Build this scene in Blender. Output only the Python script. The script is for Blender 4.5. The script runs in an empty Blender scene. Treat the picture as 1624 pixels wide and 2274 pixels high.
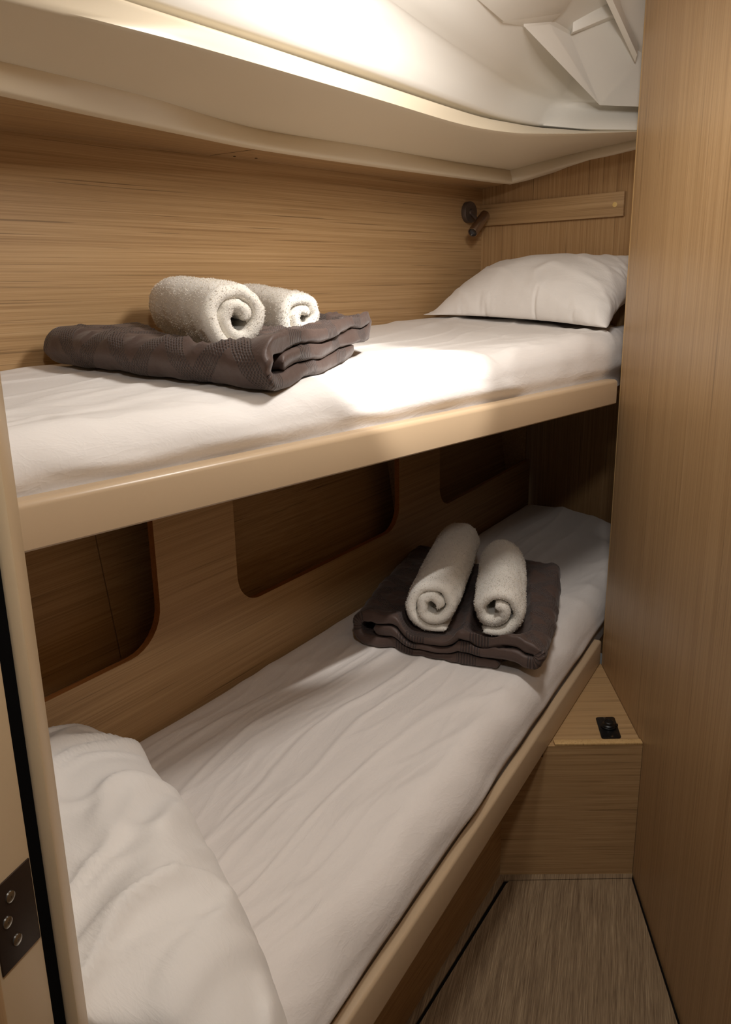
import bpy, bmesh, math, random
from mathutils import Vector, Matrix, noise
import numpy as np

# ------------------------------------------------------------------ camera
scene = bpy.context.scene
COL = scene.collection
F, PITCH, ROLL, HC = 1813.65, 0.271565, -0.0175077, 1.45
IW, IH = 1624.0, 2274.0
fwd = Vector((0, math.cos(PITCH), -math.sin(PITCH)))
rgt0 = Vector((1, 0, 0)); up0 = rgt0.cross(fwd)
rgt = rgt0 * math.cos(ROLL) + up0 * math.sin(ROLL)
upv = -rgt0 * math.sin(ROLL) + up0 * math.cos(ROLL)
CAM = Vector((0, 0, HC))
cd = bpy.data.cameras.new('camera'); cam = bpy.data.objects.new('camera', cd); COL.objects.link(cam)
cd.sensor_fit = 'AUTO'; cd.sensor_width = 36; cd.lens = F / IH * 36; cd.clip_start = .02; cd.clip_end = 50
cam.matrix_world = Matrix(((rgt.x, upv.x, -fwd.x, CAM.x), (rgt.y, upv.y, -fwd.y, CAM.y), (rgt.z, upv.z, -fwd.z, CAM.z), (0, 0, 0, 1)))
scene.camera = cam

# ------------------------------------------------------------------ world, exposure, lights
world = bpy.data.worlds.new('world'); scene.world = world; world.use_nodes = True
wb = world.node_tree.nodes['Background']
wb.inputs[0].default_value = (1.0, .93, .84, 1); wb.inputs[1].default_value = .03
vs = scene.view_settings
vs.view_transform = 'Standard'; vs.look = 'None'; vs.gamma = 1; vs.use_curve_mapping = False; vs.exposure = 0.60

LAMP1 = Vector((.36, 1.34, 2.130))       # dome lamp on the ceiling over the passage
LAMP2 = Vector((.05, .10, 2.130))      # dome lamp on the ceiling outside the door
LAMP3 = Vector((.42, 1.10, 2.130))      # adjustable spot in the ceiling beside the partition
def lamp_light(name, loc, energy, radius, color, spot=None, blend=.6, target=None):
    if spot:
        ld = bpy.data.lights.new(name, 'SPOT'); ld.spot_size = spot; ld.spot_blend = blend; ld.shadow_soft_size = radius
    else:
        ld = bpy.data.lights.new(name, 'POINT'); ld.shadow_soft_size = radius
    ld.energy = energy; ld.color = color
    o = bpy.data.objects.new(name, ld); COL.objects.link(o); o.location = loc
    if target: o.rotation_euler = (target - loc).to_track_quat('-Z', 'Y').to_euler()
    return o
WARM = (1.0, .965, .925)
L1 = lamp_light('dome_glow', LAMP1 + Vector((0, 0, -.075)), 22, .10, WARM, math.radians(165), 1.0, Vector((-.05, 1.75, 1.45)))
L2 = lamp_light('passage_glow', LAMP2 + Vector((0, 0, -.09)), 14, .06, WARM)
L3 = lamp_light('spot_beam', LAMP3 + Vector((0, 0, -.02)), 34, .012, (1, .97, .94), math.radians(29), .4, Vector((.035, 1.71, 1.28)))

# ------------------------------------------------------------------ pixel helpers (image taken as 1624 x 2274)
def ray(x, y):
    return rgt * ((x - IW / 2) / F) + upv * (-(y - IH / 2) / F) + fwd
def onz(x, y, z):
    d = ray(x, y); return CAM + d * ((z - HC) / d.z)
def onpl(x, y, P, n):
    d = ray(x, y); return CAM + d * ((P - CAM).dot(n) / d.dot(n))
A1 = Vector((-.429, .98, 0)); D1 = Vector((.6771, .7359, 0)); N1 = Vector((-.7359, .6771, 0))   # upper bunk: along, towards the hull
A2 = Vector((-.035, .925, 0)); D2 = Vector((.4936, .8697, 0)); N2 = Vector((-.8697, .4936, 0))  # lower bunk
def U(u, v, z): p = A1 + D1 * u + N1 * v; return Vector((p.x, p.y, z))
def Lw(u, v, z): p = A2 + D2 * u + N2 * v; return Vector((p.x, p.y, z))
W1, UE = .72, 2.03
def onwall(x, y): return onpl(x, y, U(0, W1, 0), N1)
def onend(x, y): return onpl(x, y, U(UE, 0, 0), D1)

# ------------------------------------------------------------------ object helpers
def tag(o, label=None, cat=None, group=None, kind=None):
    if label: o['label'] = label
    if cat: o['category'] = cat
    if group: o['group'] = group
    if kind: o['kind'] = kind
    return o
def thing(name, loc, label, cat, group=None):
    o = bpy.data.objects.new(name, None); COL.objects.link(o); o.location = loc; o.empty_display_size = .05
    return tag(o, label, cat, group)
def origin_of(parent):
    v = Vector((0, 0, 0))
    while parent: v += parent.location; parent = parent.parent
    return v
def link_mesh(name, me, mat, parent=None, smooth=False, loc=None):
    o = bpy.data.objects.new(name, me); COL.objects.link(o)
    if mat: me.materials.append(mat)
    if smooth:
        me.polygons.foreach_set('use_smooth', [True] * len(me.polygons))
    if parent: o.parent = parent
    return o
def mk(name, verts, faces, mat, parent=None, smooth=False, bevel=0, seg=2, uvs=None, sharp=None):
    base = origin_of(parent) if parent else sum((Vector(v) for v in verts), Vector()) / len(verts)
    me = bpy.data.meshes.new(name)
    me.from_pydata([tuple(Vector(v) - base) for v in verts], [], faces)
    if uvs is not None:
        ul = me.uv_layers.new(name='UVMap')
        idx = np.empty(len(me.loops), np.int32); me.loops.foreach_get('vertex_index', idx)
        ul.data.foreach_set('uv', np.asarray(uvs, np.float32)[idx].ravel())
    bm = bmesh.new(); bm.from_mesh(me)
    bmesh.ops.recalc_face_normals(bm, faces=bm.faces)
    if bevel:
        ed = [e for e in bm.edges if len(e.link_faces) == 2 and e.calc_face_angle(0) > .5]
        bmesh.ops.bevel(bm, geom=ed, offset=bevel, segments=seg, affect='EDGES', profile=.5, clamp_overlap=True)
    bm.to_mesh(me); bm.free()
    o = link_mesh(name, me, mat, parent, smooth or bool(bevel))
    if not parent: o.location = base
    if smooth or bevel:
        me.set_sharp_from_angle(angle=sharp or math.radians(40))
    return o
def prism(name, poly, z0, z1, mat, parent=None, bevel=0, seg=2):
    n = len(poly)
    zz0 = z0 if isinstance(z0, (list, tuple)) else [z0] * n
    zz1 = z1 if isinstance(z1, (list, tuple)) else [z1] * n
    v = [(p[0], p[1], a) for p, a in zip(poly, zz0)] + [(p[0], p[1], b) for p, b in zip(poly, zz1)]
    f = [list(range(n))[::-1], list(range(n, 2 * n))] + [[i, (i + 1) % n, n + (i + 1) % n, n + i] for i in range(n)]
    return mk(name, v, f, mat, parent, bevel=bevel, seg=seg)
def slab(name, poly3, nrm, th, mat, parent=None, bevel=0):
    """a planar polygon thickened by th along nrm"""
    n = len(poly3); v = [Vector(p) for p in poly3] + [Vector(p) + nrm * th for p in poly3]
    f = [list(range(n))[::-1], list(range(n, 2 * n))] + [[i, (i + 1) % n, n + (i + 1) % n, n + i] for i in range(n)]
    return mk(name, v, f, mat, parent, bevel=bevel)
def extrude_profile(name, prof, p0, p1, side, mat, parent=None, bevel=0):
    """prof = list of (s along side, z); swept from p0 to p1"""
    n = len(prof)
    v = [Vector((p0.x, p0.y, 0)) + side * s + Vector((0, 0, z)) for s, z in prof] + [Vector((p1.x, p1.y, 0)) + side * s + Vector((0, 0, z)) for s, z in prof]
    f = [list(range(n)), list(range(n, 2 * n))[::-1]] + [[i, n + i, n + (i + 1) % n, (i + 1) % n] for i in range(n)]
    return mk(name, v, f, mat, parent, smooth=True, bevel=0)
def frame(axis):
    a = axis.normalized(); t = Vector((0, 0, 1)) if abs(a.z) < .9 else Vector((1, 0, 0))
    x = a.cross(t).normalized(); return x, a.cross(x).normalized(), a
def lathe(name, prof, c, axis, mat, parent=None, seg=40, cap=True):
    """prof = list of (radius, distance along axis)"""
    x, y, a = frame(axis); v = []; f = []
    for r, h in prof:
        for k in range(seg):
            t = 2 * math.pi * k / seg; v.append(c + a * h + x * (r * math.cos(t)) + y * (r * math.sin(t)))
    for i in range(len(prof) - 1):
        for k in range(seg):
            f.append([i * seg + k, i * seg + (k + 1) % seg, (i + 1) * seg + (k + 1) % seg, (i + 1) * seg + k])
    if cap: f += [list(range(seg))[::-1], [(len(prof) - 1) * seg + k for k in range(seg)]]
    return mk(name, v, f, mat, parent, smooth=True, sharp=math.radians(35))
def smoothline(pts, n):
    """Catmull-Rom through points, n samples"""
    pts = [Vector(p) for p in pts]
    P = [pts[0] * 2 - pts[1]] + pts + [pts[-1] * 2 - pts[-2]]
    ln = [0]
    for i in range(len(pts) - 1): ln.append(ln[-1] + (pts[i + 1] - pts[i]).length)
    out = []
    for k in range(n):
        d = ln[-1] * k / (n - 1); i = 0
        while i < len(pts) - 2 and d > ln[i + 1]: i += 1
        t = (d - ln[i]) / max(1e-9, ln[i + 1] - ln[i])
        a, b, c, e = P[i:i + 4]
        out.append(.5 * ((2 * b) + (c - a) * t + (2 * a - 5 * b + 4 * c - e) * t * t + (3 * b - a - 3 * c + e) * t ** 3))
    return out
def loft(name, rows, mat, parent=None, smooth=True, sharp=None):
    n = len(rows[0]); v = [p for r in rows for p in r]
    f = [[i * n + k, i * n + k + 1, (i + 1) * n + k + 1, (i + 1) * n + k] for i in range(len(rows) - 1) for k in range(n - 1)]
    return mk(name, v, f, mat, parent, smooth=smooth, sharp=sharp)
def fb(x, y, z, o=3):
    return noise.fractal(Vector((x, y, z)), .9, 2.1, o, noise_basis='PERLIN_NEW')
def sstep(a, b, x):
    t = min(1, max(0, (x - a) / (b - a))); return t * t * (3 - 2 * t)

# ------------------------------------------------------------------ materials
def srgb(r, g, b):
    f = lambda c: (c / 255 / 12.92) if c / 255 <= .04045 else ((c / 255 + .055) / 1.055) ** 2.4
    return (f(r), f(g), f(b), 1)
class NT:
    def __init__(s, name):
        s.m = bpy.data.materials.new(name); s.m.use_nodes = True
        s.t = s.m.node_tree; s.b = s.t.nodes['Principled BSDF']
    def n(s, typ, **kw):
        o = s.t.nodes.new(typ)
        for k, v in kw.items(): setattr(o, k, v)
        return o
    def l(s, a, b): s.t.links.new(a, b)
    def math(s, op, a, b=None, c=None):
        o = s.n('ShaderNodeMath', operation=op)
        for i, x in enumerate((a, b, c)):
            if x is None: continue
            if isinstance(x, (int, float)): o.inputs[i].default_value = x
            else: s.l(x, o.inputs[i])
        return o.outputs[0]
    def mix(s, fac, a, b, blend='MIX'):
        o = s.n('ShaderNodeMix', data_type='RGBA', blend_type=blend)
        for sock, x in ((o.inputs[0], fac), (o.inputs[6], a), (o.inputs[7], b)):
            if isinstance(x, (int, float, tuple)): sock.default_value = x
            else: s.l(x, sock)
        return o.outputs[2]
    def ramp(s, fac, stops):
        o = s.n('ShaderNodeValToRGB'); s.l(fac, o.inputs[0]); e = o.color_ramp.elements
        while len(e) < len(stops): e.new(.5)
        for k, (p, c) in zip(e, stops): k.position = p; k.color = c if isinstance(c, tuple) else (c, c, c, 1)
        return o.outputs[0]
    def coords(s, rotz=0, scale=(1, 1, 1), uv=False):
        tc = s.n('ShaderNodeTexCoord'); r = s.n('ShaderNodeVectorRotate', rotation_type='Z_AXIS')
        s.l(tc.outputs['UV' if uv else 'Object'], r.inputs['Vector']); r.inputs['Angle'].default_value = rotz
        m = s.n('ShaderNodeVectorMath', operation='MULTIPLY'); s.l(r.outputs[0], m.inputs[0]); m.inputs[1].default_value = scale
        return m.outputs[0]
    def noise(s, vec, scale=1, detail=3, rough=.5, dist=0):
        o = s.n('ShaderNodeTexNoise'); s.l(vec, o.inputs['Vector']); o.inputs['Scale'].default_value = scale
        o.inputs['Detail'].default_value = detail; o.inputs['Roughness'].default_value = rough; o.inputs['Distortion'].default_value = dist
        return o.outputs['Fac']
    def bump(s, h, strength=.3, dist=.002, prev=None):
        o = s.n('ShaderNodeBump'); o.inputs['Strength'].default_value = strength; o.inputs['Distance'].default_value = dist
        s.l(h, o.inputs['Height'])
        if prev: s.l(prev, o.inputs['Normal'])
        return o.outputs[0]
    def out(s, col=None, rough=None, normal=None, spec=None, metal=None):
        for k, x in (('Base Color', col), ('Roughness', rough), ('Normal', normal), ('Specular IOR Level', spec), ('Metallic', metal)):
            if x is None: continue
            if isinstance(x, (int, float, tuple)): s.b.inputs[k].default_value = x
            else: s.l(x, s.b.inputs[k])
        return s.m
def along(v): return -math.atan2(v.y, v.x)      # rotation that brings v to +x
def veneer(name, rot, vertical, light, mid, dark, rough=.42):
    m = NT(name)
    if vertical: a, b, c = (420, 420, 2.2), (110, 110, .7), (230, 230, 2.4)
    else: a, b, c = (2.2, 420, 420), (.7, 90, 90), (2.4, 230, 230)
    fine = m.noise(m.coords(rot, a), 1, 3, .6); band = m.noise(m.coords(rot, b), 1, 3, .55); streak = m.noise(m.coords(rot, c), 1, 2, .5)
    k = m.math('ADD', m.math('MULTIPLY', fine, .6), m.math('MULTIPLY', band, .4))
    col = m.ramp(k, [(.28, dark), (.48, mid), (.70, light)])
    sm = m.ramp(streak, [(.29, 1.0), (.36, 0.0)])
    col = m.mix(m.math('MULTIPLY', sm, .55), col, tuple(x * .42 for x in dark[:3]) + (1,))
    return m.out(col, m.math('ADD', m.math('MULTIPLY', fine, .15), rough - .07), m.bump(fine, .12, .0006), .35)
LIGHT, MID, DARK = srgb(194, 161, 118), srgb(172, 138, 96), srgb(140, 108, 72)
wood_u = veneer('veneer_along_upper_bunk', along(D1), False, LIGHT, MID, DARK)
wood_l = veneer('veneer_along_lower_bunk', along(Vector((.544, .839, 0))), False, LIGHT, MID, DARK)
wood_e = veneer('veneer_across_end', along(N1), False, LIGHT, MID, DARK)
wood_x = veneer('veneer_across_box', 0.0, False, LIGHT, MID, DARK)
wood_v = veneer('veneer_upright', along(N1), True, srgb(192, 158, 114), srgb(168, 132, 90), srgb(140, 105, 68))
wood_p = veneer('veneer_partition', along(Vector((.095, .995, 0))), True, srgb(194, 161, 120), srgb(174, 141, 101), srgb(150, 117, 80), .36)
wood_edge = veneer('veneer_edging', 0.0, True, srgb(214, 180, 128), srgb(196, 160, 108), srgb(176, 138, 88), .4)
wood_cut = veneer('veneer_cut_edge', along(D2), False, srgb(170, 112, 60), srgb(150, 95, 48), srgb(120, 74, 36), .5)

def floor_mat():
    m = NT('brushed_oak_floor'); rot = along(Vector((math.sin(.3), math.cos(.3), 0)))
    f1 = m.noise(m.coords(rot, (11, 420, 1)), 1, 3, .65, .25); f2 = m.noise(m.coords(rot, (3.5, 70, 1)), 1, 3, .6, .3)
    k = m.math('ADD', m.math('MULTIPLY', f1, .7), m.math('MULTIPLY', f2, .3))
    col = m.ramp(k, [(.34, srgb(100, 80, 60)), (.5, srgb(134, 112, 86)), (.66, srgb(166, 143, 112))])
    return m.out(col, .5, m.bump(f1, .35, .001), .3)
oak = floor_mat()
def cream_mat(name, c, rough=.34):
    m = NT(name); nz = m.noise(m.coords(0, (1, 1, 1)), 900, 2, .5)
    big = m.noise(m.coords(0, (1, 1, 1)), 3, 2, .5)
    col = m.mix(big, tuple(x * .96 for x in c[:3]) + (1,), c)
    return m.out(col, rough, m.bump(nz, .05, .0004), .45)
cream = cream_mat('cream_gelcoat', srgb(232, 218, 192))
cream_rail = cream_mat('cream_painted_rail', srgb(190, 165, 134), .3)
cream_post = cream_mat('cream_door_post', srgb(205, 182, 148), .38)
liner = cream_mat('ivory_ceiling_liner', srgb(238, 233, 223), .4)

def sheet_mat(name, c, rot):
    m = NT(name)
    weave = m.noise(m.coords(0, (1, 1, 1)), 1400, 2, .5)
    w1 = m.noise(m.coords(rot, (7, 34, 20)), 1, 4, .6, .6); w2 = m.noise(m.coords(rot + .5, (16, 60, 40)), 1, 3, .55, .4)
    r1 = m.math('ABSOLUTE', m.math('SUBTRACT', w1, .5)); r2 = m.math('ABSOLUTE', m.math('SUBTRACT', w2, .5))
    r1 = m.math('POWER', m.math('SUBTRACT', 1, m.math('MULTIPLY', r1, 3)), 4); r2 = m.math('POWER', m.math('SUBTRACT', 1, m.math('MULTIPLY', r2, 3)), 4)
    h = m.math('ADD', m.math('MULTIPLY', r1, .6), m.math('MULTIPLY', r2, .4))
    nb = m.bump(weave, .12, .0004, m.bump(h, .22, .0020))
    m.b.inputs['Sheen Weight'].default_value = .15
    return m.out(c, .85, nb, .2)
sheet_u = sheet_mat('white_cotton_sheet', srgb(234, 229, 224), along(D1))
sheet_l = sheet_mat('white_cotton_sheet_lower', srgb(230, 222, 215), along(D2) - .12)
case_m = sheet_mat('white_cotton_pillowcase', srgb(236, 231, 225), 0.6)

def terry_mat(name, c):
    m = NT(name); v = m.coords(0, (1, 1, 1)); n1 = m.noise(v, 420, 3, .65); n2 = m.noise(v, 130, 2, .5)
    h = m.math('ADD', m.math('MULTIPLY', n1, .7), m.math('MULTIPLY', n2, .3))
    m.b.inputs['Sheen Weight'].default_value = .3; m.b.inputs['Sheen Roughness'].default_value = .6
    return m.out(m.mix(n1, tuple(x * .9 for x in c[:3]) + (1,), c), .95, m.bump(h, .6, .003), .1)
terry = terry_mat('white_terry', srgb(238, 232, 221))
def pile_mat():
    m = NT('terry_pile'); tr = m.n('ShaderNodeBsdfTranslucent'); tr.inputs[0].default_value = srgb(245, 240, 230)
    mx = m.n('ShaderNodeMixShader'); mx.inputs[0].default_value = .5
    n1 = m.noise(m.coords(0, (1, 1, 1)), 200, 2, .5); m.out(m.mix(n1, srgb(232, 226, 215), srgb(246, 242, 234)), .95, None, .05)
    m.l(m.b.outputs[0], mx.inputs[1]); m.l(tr.outputs[0], mx.inputs[2]); m.l(mx.outputs[0], m.t.nodes['Material Output'].inputs[0])
    return m.m
pile = pile_mat()
hem_m = terry_mat('towel_hem', srgb(226, 214, 192))

def quilt_mat():
    m = NT('brown_quilted_fabric'); tc = m.n('ShaderNodeTexCoord'); sp = m.n('ShaderNodeSeparateXYZ'); m.l(tc.outputs['UV'], sp.inputs[0])
    x, y = sp.outputs[0], sp.outputs[1]
    P = .16
    def band(sgn):
        a = m.math('ADD', x, m.math('MULTIPLY', y, sgn)); fr = m.math('FRACT', m.math('DIVIDE', a, P))
        return m.math('LESS_THAN', m.math('ABSOLUTE', m.math('SUBTRACT', fr, .5)), .15)
    msk = m.math('MAXIMUM', band(1.0), band(-1.0))
    # dotted stitches on a staggered lattice
    c = .0070
    def cell(dx, dy):
        fx = m.math('SUBTRACT', m.math('FRACT', m.math('ADD', m.math('DIVIDE', x, c), dx)), .5)
        fy = m.math('SUBTRACT', m.math('FRACT', m.math('ADD', m.math('DIVIDE', y, c), dy)), .5)
        return m.math('ADD', m.math('MULTIPLY', fx, fx), m.math('MULTIPLY', fy, fy))
    d = m.math('MINIMUM', cell(0, 0), cell(.5, .5))
    mr = m.n('ShaderNodeMapRange'); m.l(d, mr.inputs[0]); mr.inputs[1].default_value = .015; mr.inputs[2].default_value = .09; mr.inputs[3].default_value = 1; mr.inputs[4].default_value = 0
    dot = m.math('MULTIPLY', mr.outputs[0], msk)
    nz = m.noise(m.coords(0, (1, 1, 1)), 60, 4, .6); wv = m.noise(m.coords(0, (1, 1, 1)), 1500, 2, .5)
    col = m.mix(dot, srgb(82, 65, 58), srgb(60, 47, 43))
    nb = m.bump(m.math('MULTIPLY', dot, -1), 1.0, .0022, m.bump(wv, .1, .0005, m.bump(nz, .35, .004)))
    m.b.inputs['Sheen Weight'].default_value = .12
    return m.out(col, .52, nb, .35)
quilt = quilt_mat()
def simple(name, c, rough=.4, metal=0, spec=.5, bumpy=0):
    m = NT(name); n1 = m.noise(m.coords(0, (1, 1, 1)), 300, 2, .5)
    return m.out(m.mix(n1, tuple(x * .93 for x in c[:3]) + (1,), c), rough, m.bump(n1, .04 + bumpy, .0004), spec, metal)
bronze = simple('brushed_bronze', srgb(165, 150, 140), .3, 1.0)
bronze_d = simple('bronze_mount', srgb(104, 92, 84), .42, .6)
blackp = simple('black_plastic', srgb(16, 16, 17), .32)
gasket = simple('black_gasket', srgb(7, 7, 8), .8, 0, .1)
steel = simple('steel_screw', srgb(190, 188, 182), .22, 1.0)
hinge_m = simple('dark_bronze_hinge', srgb(62, 48, 38), .5, .6)
capm = simple('pale_wood_cap', srgb(226, 192, 122), .45)
dark_v = simple('dark_void', srgb(20, 16, 13), .9, 0, .1)
lampglass = NT('lamp_diffuser'); lampglass.b.inputs['Emission Color'].default_value = (1, .9, .78, 1); lampglass.b.inputs['Emission Strength'].default_value = 12; lampglass = lampglass.m
lens_m = simple('reading_lamp_lens', srgb(60, 60, 62), .1, 0, .8)

# ------------------------------------------------------------------ floor
base_near = onz(900, 2274, 0); b0 = onz(1110, 1942, 0); b1 = onz(1404.9, 1940, 0)
pdir = Vector((.095, .9955, 0)); pn = Vector((.9955, -.095, 0))        # partition runs along pdir, pn points away from the cabin
EX, EY = .684, 2.186
def part(y, off=0.0):       # point on the partition face at depth y
    x = b1.x + (y - b1.y) * (pdir.x / pdir.y if y < b1.y else (EX - b1.x) / (EY - b1.y))
    return Vector((x, y, 0)) + pn * off
E = part(EY)
pld = (b0 - base_near).normalized()
near_l = b0 - pld * 2.0
fp = [near_l, b0, b1, part(-.6), Vector((-1.2, -.6, 0))]
floor = tag(prism('floor', [(p.x, p.y) for p in fp], -.03, -.004, dark_v), kind='structure')
bdr = .020
pn_l = Vector((pld.y, -pld.x, 0))
ic = b0 + pn_l * bdr * 1.1 + pld * -.012
ic = Vector((b0.x + .008, b0.y - .0205, 0))
il = ic - pld * 1.6
gap = .0028
prism('floor_border', [(p.x, p.y) for p in (near_l, b0, ic, il)], -.006, 0, oak, floor)
prism('floor_border', [(p.x, p.y) for p in (b0, b1, part(ic.y, -.004), ic)], -.006, 0, oak, floor)
g = Vector((gap, -gap * 1.0, 0))
prism('floor_panel', [(p.x, p.y) for p in (ic + g - Vector((0, .010, 0)), ic + g + Vector((.010, 0, 0)), part(ic.y - gap, -.006), part(-.6, -.006), il + g + Vector((0, -1.6, 0)), il + g)], -.006, -.0004, oak, floor)

# ------------------------------------------------------------------ right partition and hidden closing wall
pw = prism('wall_right', [(p.x, p.y) for p in (part(-.6), part(b1.y), part(EY - .012), part(EY - .012, .028), part(b1.y, .028), part(-.6, .028))], -.004, 2.2, wood_p); tag(pw, kind='structure')
eb = prism('edge_band', [(p.x, p.y) for p in (part(EY - .012), part(EY), part(EY, .028), part(EY - .012, .028))], -.004, 2.2, wood_edge, pw, bevel=.004)
cw = prism('wall_back_right', [(p.x, p.y) for p in (E + pn * .03, Vector((1.30, 3.05, 0)), Vector((1.33, 3.03, 0)), E + pn * .06)], 0, 2.2, wood_v); tag(cw, kind='structure')

# ------------------------------------------------------------------ upper hull wall, soffit, end wall
ZS = onwall(1072, 420).z
uw = slab('wall_left', [U(-.9, W1, 1.14), U(UE, W1, 1.14), U(UE, W1, ZS + .02), U(-.9, W1, ZS + .02)], N1, .02, wood_u); tag(uw, kind='structure')
c_end = onend(1137, 405); r_end = onend(1401, 332)
ew = slab('wall_end', [U(UE, W1 + .02, 1.1), U(UE, -.1, 1.1), U(UE, -.1, r_end.z + .05), U(UE, .2, r_end.z + .008), U(UE, c_end.dot(N1) - A1.dot(N1), c_end.z + .01), U(UE, W1 + .02, ZS + .01)], D1, .02, wood_v); tag(ew, kind='structure')

def ext(pts, k=1.0):   # extend a polyline leftwards (towards the camera end)
    a = pts[0] + (pts[0] - pts[1]).normalized() * k
    return [a] + pts
z1 = ZS
NA, NB = 60, 16
def curve(pa, za, pb, zb=None, endplane=False, kb=.25):
    """pa pixels on height za (float or list), then from the corner pb pixels -> smooth rows"""
    za_l = za if isinstance(za, list) else [za] * len(pa)
    a = ext([onz(x, y, z) for (x, y), z in zip(pa, za_l)], .9)
    b = [a[-1]] + ([onend(x, y) for x, y in pb] if endplane else [onz(x, y, z) for (x, y), z in zip(pb, zb)])
    if endplane: b[0] = a[-1]
    b = b + [b[-1] + (b[-1] - b[-2]).normalized() * kb]
    return smoothline(a, NA) + smoothline(b, NB)[1:]
O1 = curve([(0, 199), (210, 247), (424, 293), (586, 326), (820, 362), (1000, 387), (1137, 405)], z1, [(1270, 365), (1401, 332)], endplane=True)
O1u = curve([(0, 136), (180, 178), (353, 222), (480, 262), (606, 293), (820, 326), (1000, 358), (1133, 378)], z1 + .036, [(1260, 345), (1383, 316)], endplane=True)
I1 = curve([(15, 0), (230, 52), (454, 111), (820, 217), (1003, 272), (1090, 290), (1155, 297)], 1.815, [(1290, 297), (1404, 293)], [1.815, 1.818])
I2 = curve([(283, 0), (560, 90), (820, 177), (1054, 254), (1140, 273), (1206, 284)], 1.848, [(1300, 291), (1404, 292)], [1.836, 1.822])
C1 = curve([(343, 0), (590, 80), (820, 157), (1054, 243), (1140, 268), (1206, 280)], 1.862, [(1300, 288), (1404, 290)], [1.846, 1.830])
CT = curve([(850, 0), (960, 78), (1074, 152), (1150, 198), (1240, 229)], [1.975, 1.965, 1.952, 1.940, 1.925], [(1328, 233), (1404, 228)], [1.918, 1.915])
NB2 = (N1 + D1).normalized()
def nn(i): return N1 if i < NA - 1 else (NB2 if i == NA - 1 else D1)
def off(row, dv, dz): return [p + nn(i) * dv + Vector((0, 0, dz)) for i, p in enumerate(row)]
def mixr(a, b, t, dv=0, dz=0): return [p.lerp(q, t) + nn(i) * dv + Vector((0, 0, dz)) for i, (p, q) in enumerate(zip(a, b))]
# soffit boards of veneer between the wall and the liner lip
so = thing('trim_1', U(0, W1, ZS), None, None); so['kind'] = 'structure'
half = [i for i, p in enumerate(O1[:NA]) if (p - A1).dot(D1) < (onz(586, 326, z1) - A1).dot(D1)][-1] + 1
def soffit(i0, i1, sh):
    out = [p + N1 * .004 for p in O1[i0:i1]]
    inn = [U((p - A1).dot(D1), W1 + .001, z1) for p in out]
    inn[-1] += D1 * sh; out2 = [p + Vector((0, 0, .012)) for p in out]
    loft('soffit_board', [inn, [Vector((p.x, p.y, z1)) for p in out], out2], wood_u, so, smooth=False)
soffit(0, half + 1, 0); 
def shiftrow(r, d): return [p + d for p in r]
o_save = O1; soffit(half, NA, .0)
slab('joint_line', [O1[half] + Vector((0, 0, -.0004)), O1[half] + D1 * .0015 + Vector((0, 0, -.0004)), U((O1[half] - A1).dot(D1) - .03 + .0015, W1, z1 - .0004), U((O1[half] - A1).dot(D1) - .03, W1, z1 - .0004)], Vector((0, 0, 1)), .0003, dark_v, so)
slab('soffit_board', [c_end, U(UE, W1, z1), U((O1[NA - 1] - A1).dot(D1), W1, z1), O1[NA - 1]], Vector((0, 0, 1)), .01, wood_u, so)
for px in ((424, 292), (521, 345), (569, 349)):
    lathe('screw_hole', [(.0035, -.0006), (.0035, .001)], onz(px[0], px[1] + 2, z1), Vector((0, 0, 1)), dark_v, so, 12)

ce = thing('ceiling', U(.5, 0, 1.95), None, None); ce['kind'] = 'structure'
# lip 1 + soffit + lip 2 as one moulded shell, ceiling pan as another
rows1 = [off(O1, .03, .02), off(O1, .022, -.004), off(O1, -.004, -.004), off(O1, -.008, -.001), mixr(O1, O1u, .08, -.009, .002), mixr(O1, O1u, .5, -.007), mixr(O1, O1u, .85, -.003), O1u,
         mixr(O1u, I1, .06, 0, -.002), mixr(O1u, I1, .14), mixr(O1u, I1, .5, 0, .002), mixr(O1u, I1, .92), mixr(O1u, I1, .98, 0, -.001), mixr(I1, I2, .04, -.002), mixr(I1, I2, .3, -.001), mixr(I1, I2, .8), mixr(I1, I2, .94, .002), off(I2, .008, .0015), off(I2, .05, .004)]
loft('hull_liner_moulding', rows1, cream, ce, sharp=math.radians(50))
rows2 = [off(C1, .05, .0), off(C1, .006, -.001), off(C1, .0, .002), mixr(C1, CT, .12, -.003), mixr(C1, CT, .45, .002), mixr(C1, CT, .75, .004), mixr(C1, CT, .92, 0, -.001), off(CT, -.008, .004), off(CT, -.03, .008)]
# the pan rises inboard to the headroom over the passage
ZTOP = 2.150
base_row = off(CT, -.03, .012)
for t_, k_ in ((.03, .16), (.10, .45), (.20, .80), (.30, .97), (.40, 1.0)):
    rows2.append([p - (N1 * t_ if i < NA - 1 else N1 * t_) + Vector((0, 0, (ZTOP - p.z) * k_)) for i, p in enumerate(base_row)])
rows2.append([U((p - A1).dot(D1), -2.0, ZTOP) for p in CT])
loft('ceiling_pan', rows2, liner, ce, sharp=math.radians(60))
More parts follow.
